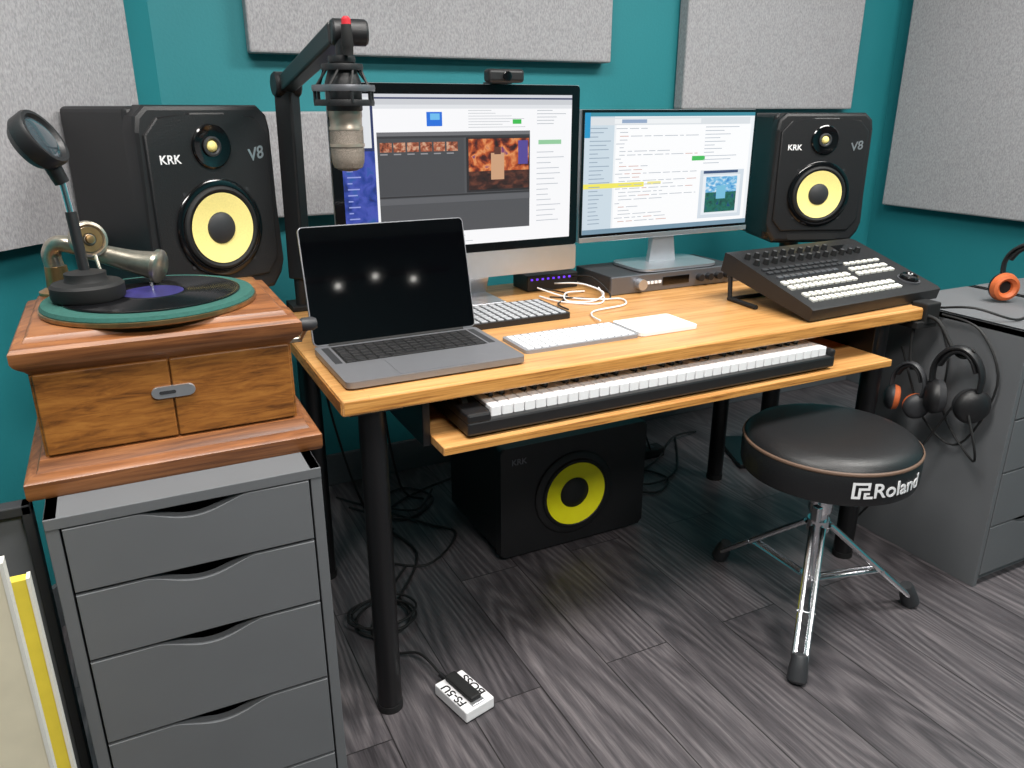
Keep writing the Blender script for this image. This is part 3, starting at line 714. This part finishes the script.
# ---------------------------------------------------------------- drum stool
cx, cy = 1.410, 1.164
p = [lathe('seat_cushion', [(0, .500), (.10, .501), (.155, .499), (.178, .493), (.190, .483), (.1945, .473)], 'vinyl', (cx, cy, 0), seg=64),
     lathe('seat_side', [(.194, .473), (.197, .467), (.1975, .44), (.197, .412), (.193, .400), (.184, .395), (0, .395)], 'vinyl', (cx, cy, 0), seg=64),
     lathe('piping', [(.194, .478), (.1975, .476), (.1985, .473), (.1975, .470), (.194, .468)], 'piping', (cx, cy, 0), seg=64),
     lathe('seat_socket', [(0, 0), (.03, 0), (.035, .02), (.07, .03), (.07, .036), (0, .036)], 'dkgrey', (cx, cy, .361)),
     rod('inner_post', (cx, cy, .15), (cx, cy, .385), .014, 'chrome'),
     rod('outer_tube', (cx, cy, .09), (cx, cy, .30), .020, 'chrome'),
     lathe('height_collar', [(0, 0), (.026, 0), (.028, .005), (.028, .04), (.022, .046), (0, .046)], 'chrome', (cx, cy, .285)),
     rod('wing_bolt', (cx, cy, .31), (cx-.055, cy-.035, .31), .006, 'chrome'),
     box('wing_handle', cx-.065, cx-.05, cy-.05, cy-.03, .29, .33, 'chrome', .003),
     lathe('upper_hub', [(0, 0), (.026, 0), (.026, .03), (0, .03)], 'chrome', (cx, cy, .235)),
     lathe('lower_hub', [(0, 0), (.024, 0), (.024, .025), (0, .025)], 'chrome', (cx, cy, .085)),
     text('side_text', 'Roland', .047, 'white', (0, 0, 0), bend=(cx, cy, .1975, R(-91), .436), sx=1.05),
     ]
def arcbox(name, a0, a1, z0, z1, r, m):
    bm = bmesh.new(); n = 6; A = []; B = []
    for k in range(n+1):
        a = a0+(a1-a0)*k/n
        A.append(bm.verts.new((cx+r*math.cos(a), cy+r*math.sin(a), z0))); B.append(bm.verts.new((cx+r*math.cos(a), cy+r*math.sin(a), z1)))
    for k in range(n): bm.faces.new((A[k], A[k+1], B[k+1], B[k]))
    return finish(name, bm, m)
la = R(-124)
for i, (u0, u1, z0, z1) in enumerate([(0, 1, .452, .458), (0, .16, .42, .458), (0, .5, .42, .426), (.34, .5, .42, .446), (.34, .98, .440, .446), (.84, 1, .440, .458), (.66, .82, .42, .434), (.66, 1.2, .42, .426), (.66, 1.0, .430, .435)]):
    wd = R(11); p.append(arcbox('logo_mark_%d' % i, la+u0*wd, la+u1*wd, z0, z1, .1985, 'white'))
feet = [(1.199, .985), (1.66, 1.066), (1.378, 1.442)]
for i, (fx, fy) in enumerate(feet):
    dv = Vector((fx-cx, fy-cy, 0)); L_ = dv.length; dv.normalize(); sd = Vector((-dv.y, dv.x, 0))*.012
    top_ = Vector((cx, cy, .25))+dv*.025; ft = Vector((fx, fy, .03)); low = Vector((cx, cy, .098))+dv*.02
    mid = top_.lerp(ft, .62)
    for s in (-1, 1):
        p.append(sweep('leg_%d_%d' % (i, s), [top_+sd*s, top_.lerp(ft, .5)+sd*s, ft+sd*s], .0072, 'chrome', n=2, seg=10))
        p.append(sweep('brace_%d_%d' % (i, s), [low+sd*s*.7, (low+mid)/2+sd*s*.7, mid+sd*s*.7], .0055, 'chrome', n=2, seg=8))
    p.append(rod('pin_%d' % i, mid-sd*1.7, mid+sd*1.7, .005, 'chrome'))
    p.append(lathe('rubber_foot_%d' % i, [(0, -.03), (.017, -.03), (.022, -.024), (.021, .0), (.017, .028), (.015, .032), (0, .032)], 'dkgrey', Vector((fx, fy, .0305)), Vector((-dv.x*.35, -dv.y*.35, .9))))
group('drum_stool', p)

# ---------------------------------------------------------------- headphones
def headphones(loc, rot, cup='black', pad='black', scale=1.0, spread=1.0, band='black', extra=()):
    p = []; w = .075*spread
    pts = [(w*math.cos(R(a))*(1.0+.12*math.sin(R(2*a if a < 90 else 360-2*a))), 0, .095*math.sin(R(a))) for a in range(0, 181, 20)]
    p.append(sweep('headband', pts, .006, cup, n=4, seg=10, flat=2.2))
    pts = [((w-.007)*math.cos(R(a)), 0, .086*math.sin(R(a))) for a in range(30, 151, 20)]
    p.append(sweep('headband_pad', pts, .006, band, n=4, seg=10, flat=2.0))
    for s in (-1, 1):
        p.append(rod('slider_%d' % s, (s*w, 0, .02), (s*w, 0, -.035), .005, 'dkgrey'))
        q = Vector((s, -.75, 0)).normalized()
        p.append(lathe('cup_%d' % s, [(0, .022), (.022, .021), (.036, .014), (.043, .004), (.043, -.004), (0, -.004)], cup, (s*(w-.009), 0, -.04), q))
        p.append(lathe('cushion_%d' % s, [(.018, 0), (.020, .012), (.029, .020), (.038, .016), (.043, 0)], pad, Vector((s*(w-.009), 0, -.04))-q*.004, -q))
        p.append(lathe('driver_%d' % s, [(0, .003), (.021, .003)], 'blackm', Vector((s*(w-.009), 0, -.04))-q*.004, -q))
    p += list(extra)
    return group('headphones', p, loc, rot, scale)
headphones((1.812, 1.150, .545), (R(3), 0, R(-78)), 'black', 'dkgrey', 1.05, .72)
headphones((1.788, 1.262, .500), (0, R(4), R(-84)), 'dkgrey', 'orange', .80, .72)
headphones((2.135, 1.22, .778), (R(0), 0, R(100)), 'black', 'orange', .9, .9, 'blackm')
hk = [sweep('hook', [(1.81, 1.262, .70), (1.81, 1.22, .69), (1.812, 1.17, .630), (1.812, 1.14, .622), (1.812, 1.12, .645)], .005, 'blackm'),
      sweep('hook_2', [(1.79, 1.275, .68), (1.788, 1.272, .62), (1.788, 1.262, .564), (1.788, 1.248, .570)], .004, 'blackm'),
      box('clamp', 1.80, 1.853, 1.253, 1.30, .676, .732, 'blackm', .004), box('clamp_lip', 1.775, 1.85, 1.255, 1.33, .668, .686, 'blackm', .002)]
group('headphone_hook', hk)

# ---------------------------------------------------------------- foot switch
p = [box('body', -.037, .037, -.058, .055, .003, .030, 'white', .003), box('pedal', -.014, .014, -.045, .050, .030, .044, 'blackm', .004), box('heel', -.016, .016, -.054, -.042, .030, .034, 'alu', .002),
     box('base_rubber', -.035, .035, -.056, .053, 0, .004, 'rubber'),
     text('name_text', 'FS-5U', .025, 'blackm', (-.0255, 0, .0304), rot=(0, 0, R(90)), sx=1.2), text('maker_text', 'BOSS', .026, 'blackm', (0.0255, -.0, .0304), rot=(0, 0, R(90)), sx=1.2),
     rod('jack', (0, .05, .016), (0, .085, .016), .006, 'black')]
group('foot_switch', p, (.510, 1.254, 0), (0, 0, R(14)))

# ---------------------------------------------------------------- leaning boards at left
group('leaning_board', [box('panel', -.75, -.169, .90, .915, 0.0, .735, 'cream', .001), box('edge', -.171, -.167, .899, .916, .0, .736, 'offw')])
group('leaning_board', [box('panel', -.70, -.168, 1.02, 1.035, 0.0, .645, 'ylwboard', .001), box('edge', -.170, -.166, 1.019, 1.036, .0, .646, 'offw')])
group('picture_frame', [box('panel', -.66, -.175, 1.15, 1.16, 0.01, .68, 'cab', .001), box('frame_side', -.178, -.165, 1.14, 1.165, 0.0, .69, 'dkgrey', .002), box('frame_top', -.66, -.165, 1.14, 1.165, .675, .69, 'dkgrey', .002)])

# ---------------------------------------------------------------- cables
cb = []
def cab_(name, pts, r=.0035, n=6): cb.append(sweep(name, pts, r, 'rubber', n=n, seg=8))
cab_('pedal_cable', [(.49, 1.34, .016), (.47, 1.42, .02), (.42, 1.47, .006), (.40, 1.56, .006), (.47, 1.68, .006), (.57, 1.80, .006)], .0032)
pts = []
for k in range(30):
    a = k*.75; r_ = .075+.012*math.sin(k*1.3); pts.append((.44+r_*1.0*math.cos(a), 1.60+r_*.9*math.sin(a), .005+.0009*k))
cab_('coiled_cable', pts, .0032, 4)
cab_('floor_cable_1', [(.5, 1.66, .006), (.62, 1.85, .006), (.6, 2.1, .006), (.9, 2.25, .006), (1.5, 2.3, .006)])
cab_('floor_cable_2', [(1.3, 2.0, .1), (1.42, 1.98, .02), (1.6, 2.05, .006), (1.75, 2.15, .03), (1.9, 2.2, .006)])
cab_('floor_cable_3', [(.52, 2.2, .006), (.65, 2.05, .006), (.78, 2.14, .006), (.72, 2.25, .006), (.6, 2.18, .012), (.7, 2.08, .012), (.8, 2.2, .006)])
cab_('floor_cable_4', [(.5, 2.28, .008), (.7, 2.0, .006), (.76, 1.9, .006), (.62, 1.78, .006), (.5, 1.9, .006), (.6, 2.0, .012)])
cab_('floor_cable_5', [(1.34, 1.95, .006), (1.45, 1.85, .006), (1.55, 1.92, .006), (1.5, 2.02, .006), (1.4, 2.0, .01), (1.46, 1.9, .012), (1.62, 1.96, .006), (1.8, 2.2, .006)])
cab_('hang_cable_1', [(.62, 1.96, .69), (.6, 2.03, .45), (.66, 2.1, .1), (.75, 2.15, .006)])
cab_('hang_cable_2', [(1.1, 2.01, .70), (1.2, 2.06, .48), (1.45, 2.04, .42), (1.6, 2.01, .69)])
cab_('hang_cable_3', [(1.35, 1.99, .69), (1.45, 2.04, .35), (1.55, 2.06, .12), (1.62, 2.1, .006)])
cab_('hang_cable_4', [(.46, 1.98, .69), (.44, 2.04, .50), (.5, 2.1, .2), (.56, 2.15, .006)])
cab_('hang_cable_5', [(1.5, 1.99, .68), (1.52, 2.04, .30), (1.60, 2.02, .25), (1.66, 1.99, .66)])
cab_('hang_cable_6', [(1.3, 1.98, .67), (1.36, 2.03, .36), (1.5, 2.03, .30), (1.64, 2.0, .5)])
cab_('right_cable_1', [(1.82, 1.15, .49), (1.80, 1.20, .36), (1.77, 1.26, .22), (1.76, 1.36, .05), (1.79, 1.45, .006)], .003)
cab_('right_cable_2', [(1.858, 1.25, .70), (1.868, 1.15, .68), (1.866, 1.08, .56), (1.86, 1.14, .38), (1.845, 1.24, .42), (1.82, 1.32, .60)], .003)
cab_('right_cable_3', [(1.862, 1.26, .715), (1.875, 1.18, .73), (1.95, 1.12, .706), (2.08, 1.16, .704), (2.16, 1.22, .704)], .003)
cab_('right_cable_4', [(1.862, 1.27, .70), (1.867, 1.22, .60), (1.862, 1.20, .45), (1.85, 1.10, .36), (1.80, 1.06, .40), (1.80, 1.10, .50)], .003)
cab_('left_hang_cable', [(.0, 2.02, .80), (-.09, 1.95, .6), (-.16, 1.85, .45), (-.1, 1.88, .02)], .003)
group('floor_cables', cb)
wc_ = []
wc_.append(sweep('white_cable_1', [(1.0, 1.85, .735), (1.04, 1.76, .724), (1.10, 1.70, .724), (1.16, 1.68, .724), (1.13, 1.62, .724), (1.03, 1.60, .724), (.995, 1.56, .724), (.98, 1.50, .728)], .0022, 'white'))
wc_.append(sweep('white_cable_2', [(1.06, 1.86, .74), (1.1, 1.78, .75), (1.13, 1.72, .735), (1.08, 1.69, .724), (1.02, 1.72, .724), (1.05, 1.78, .73), (1.12, 1.8, .724)], .0022, 'white'))
wc_.append(sweep('white_cable_3', [(.98, 1.80, .724), (1.0, 1.72, .724), (1.07, 1.66, .724), (1.12, 1.70, .724), (1.14, 1.76, .74)], .0022, 'white'))
wc_.append(sweep('black_cable_1', [(1.02, 1.86, .73), (1.06, 1.80, .724), (1.02, 1.74, .724), (.98, 1.70, .724), (.975, 1.64, .724)], .0022, 'rubber'))
wc_.append(sweep('black_cable_2', [(1.12, 1.88, .75), (1.145, 1.80, .76), (1.14, 1.70, .724), (1.06, 1.74, .724), (1.0, 1.78, .724)], .0022, 'rubber'))
group('desk_cables', wc_)
group('power_strip', [box('body', 1.42, 1.66, 2.08, 2.13, 0, .035, 'blackm', .004)] + [box('socket_%d' % i, 1.44+i*.04, 1.465+i*.04, 2.092, 2.118, .034, .037, 'dkgrey') for i in range(5)])

# ---------------------------------------------------------------- lights
def area(name, loc, sx, sy, power, col=(1, .965, .92), rot=(0, 0, 0)):
    l = bpy.data.lights.new(name+'_lamp', 'AREA'); l.shape = 'RECTANGLE'; l.size = sx; l.size_y = sy; l.energy = power; l.color = col
    o = bpy.data.objects.new('lamp', l); sc.collection.objects.link(o); o.location = (0, 0, -.03); o.rotation_euler = rot
    d1 = box('diffuser', -sx/2, sx/2, -sy/2, sy/2, -.02, -.012, 'panelglow'); d2 = box('housing', -sx/2-.02, sx/2+.02, -sy/2-.02, sy/2+.02, -.014, 0, 'ceil', .003)
    group(name, [o, d1, d2], loc)
area('ceiling_light', (.0, .7, CZ), 1.2, .5, 52)
area('ceiling_light', (2.0, .8, CZ), 1.2, .5, 55)
area('ceiling_light', (.9, -.9, CZ), 1.2, .5, 66)
p = [box('track', 1.0, 2.4, FY+.0, FY+.03, 2.22, 2.26, 'dkgrey', .004)]
for i in range(4):
    x = 1.15+i*.3
    p.append(lathe('shade_%d' % i, [(.02, -.04), (.03, -.03), (.035, .04), (.032, .042), (.02, .03)], 'dkgrey', (x, FY+.09, 2.20-.05*(i % 2)), (0, .9, -.35)))
    p.append(lathe('bulb_%d' % i, [(0, 0), (.020, 0), (.020, .012), (0, .02)], 'bulb', (x, FY+.11, 2.195-.05*(i % 2)), (0, .9, -.35)))
    p.append(rod('arm_%d' % i, (x, FY+.02, 2.23), (x, FY+.08, 2.205-.05*(i % 2)), .008, 'dkgrey'))
group('track_light', p)

w = bpy.data.worlds.new('world'); sc.world = w; w.use_nodes = True
w.node_tree.nodes['Background'].inputs[0].default_value = (.8, .85, .9, 1); w.node_tree.nodes['Background'].inputs[1].default_value = .3

# ---------------------------------------------------------------- camera
cam = bpy.data.cameras.new('camera'); cam.sensor_width = 36; cam.lens = 780/1024*36; cam.clip_start = .02
co = bpy.data.objects.new('camera', cam); sc.collection.objects.link(co)
co.location = (0, 0, 1.2); co.rotation_euler = (R(90-19.5), 0, R(-26.5)); sc.camera = co
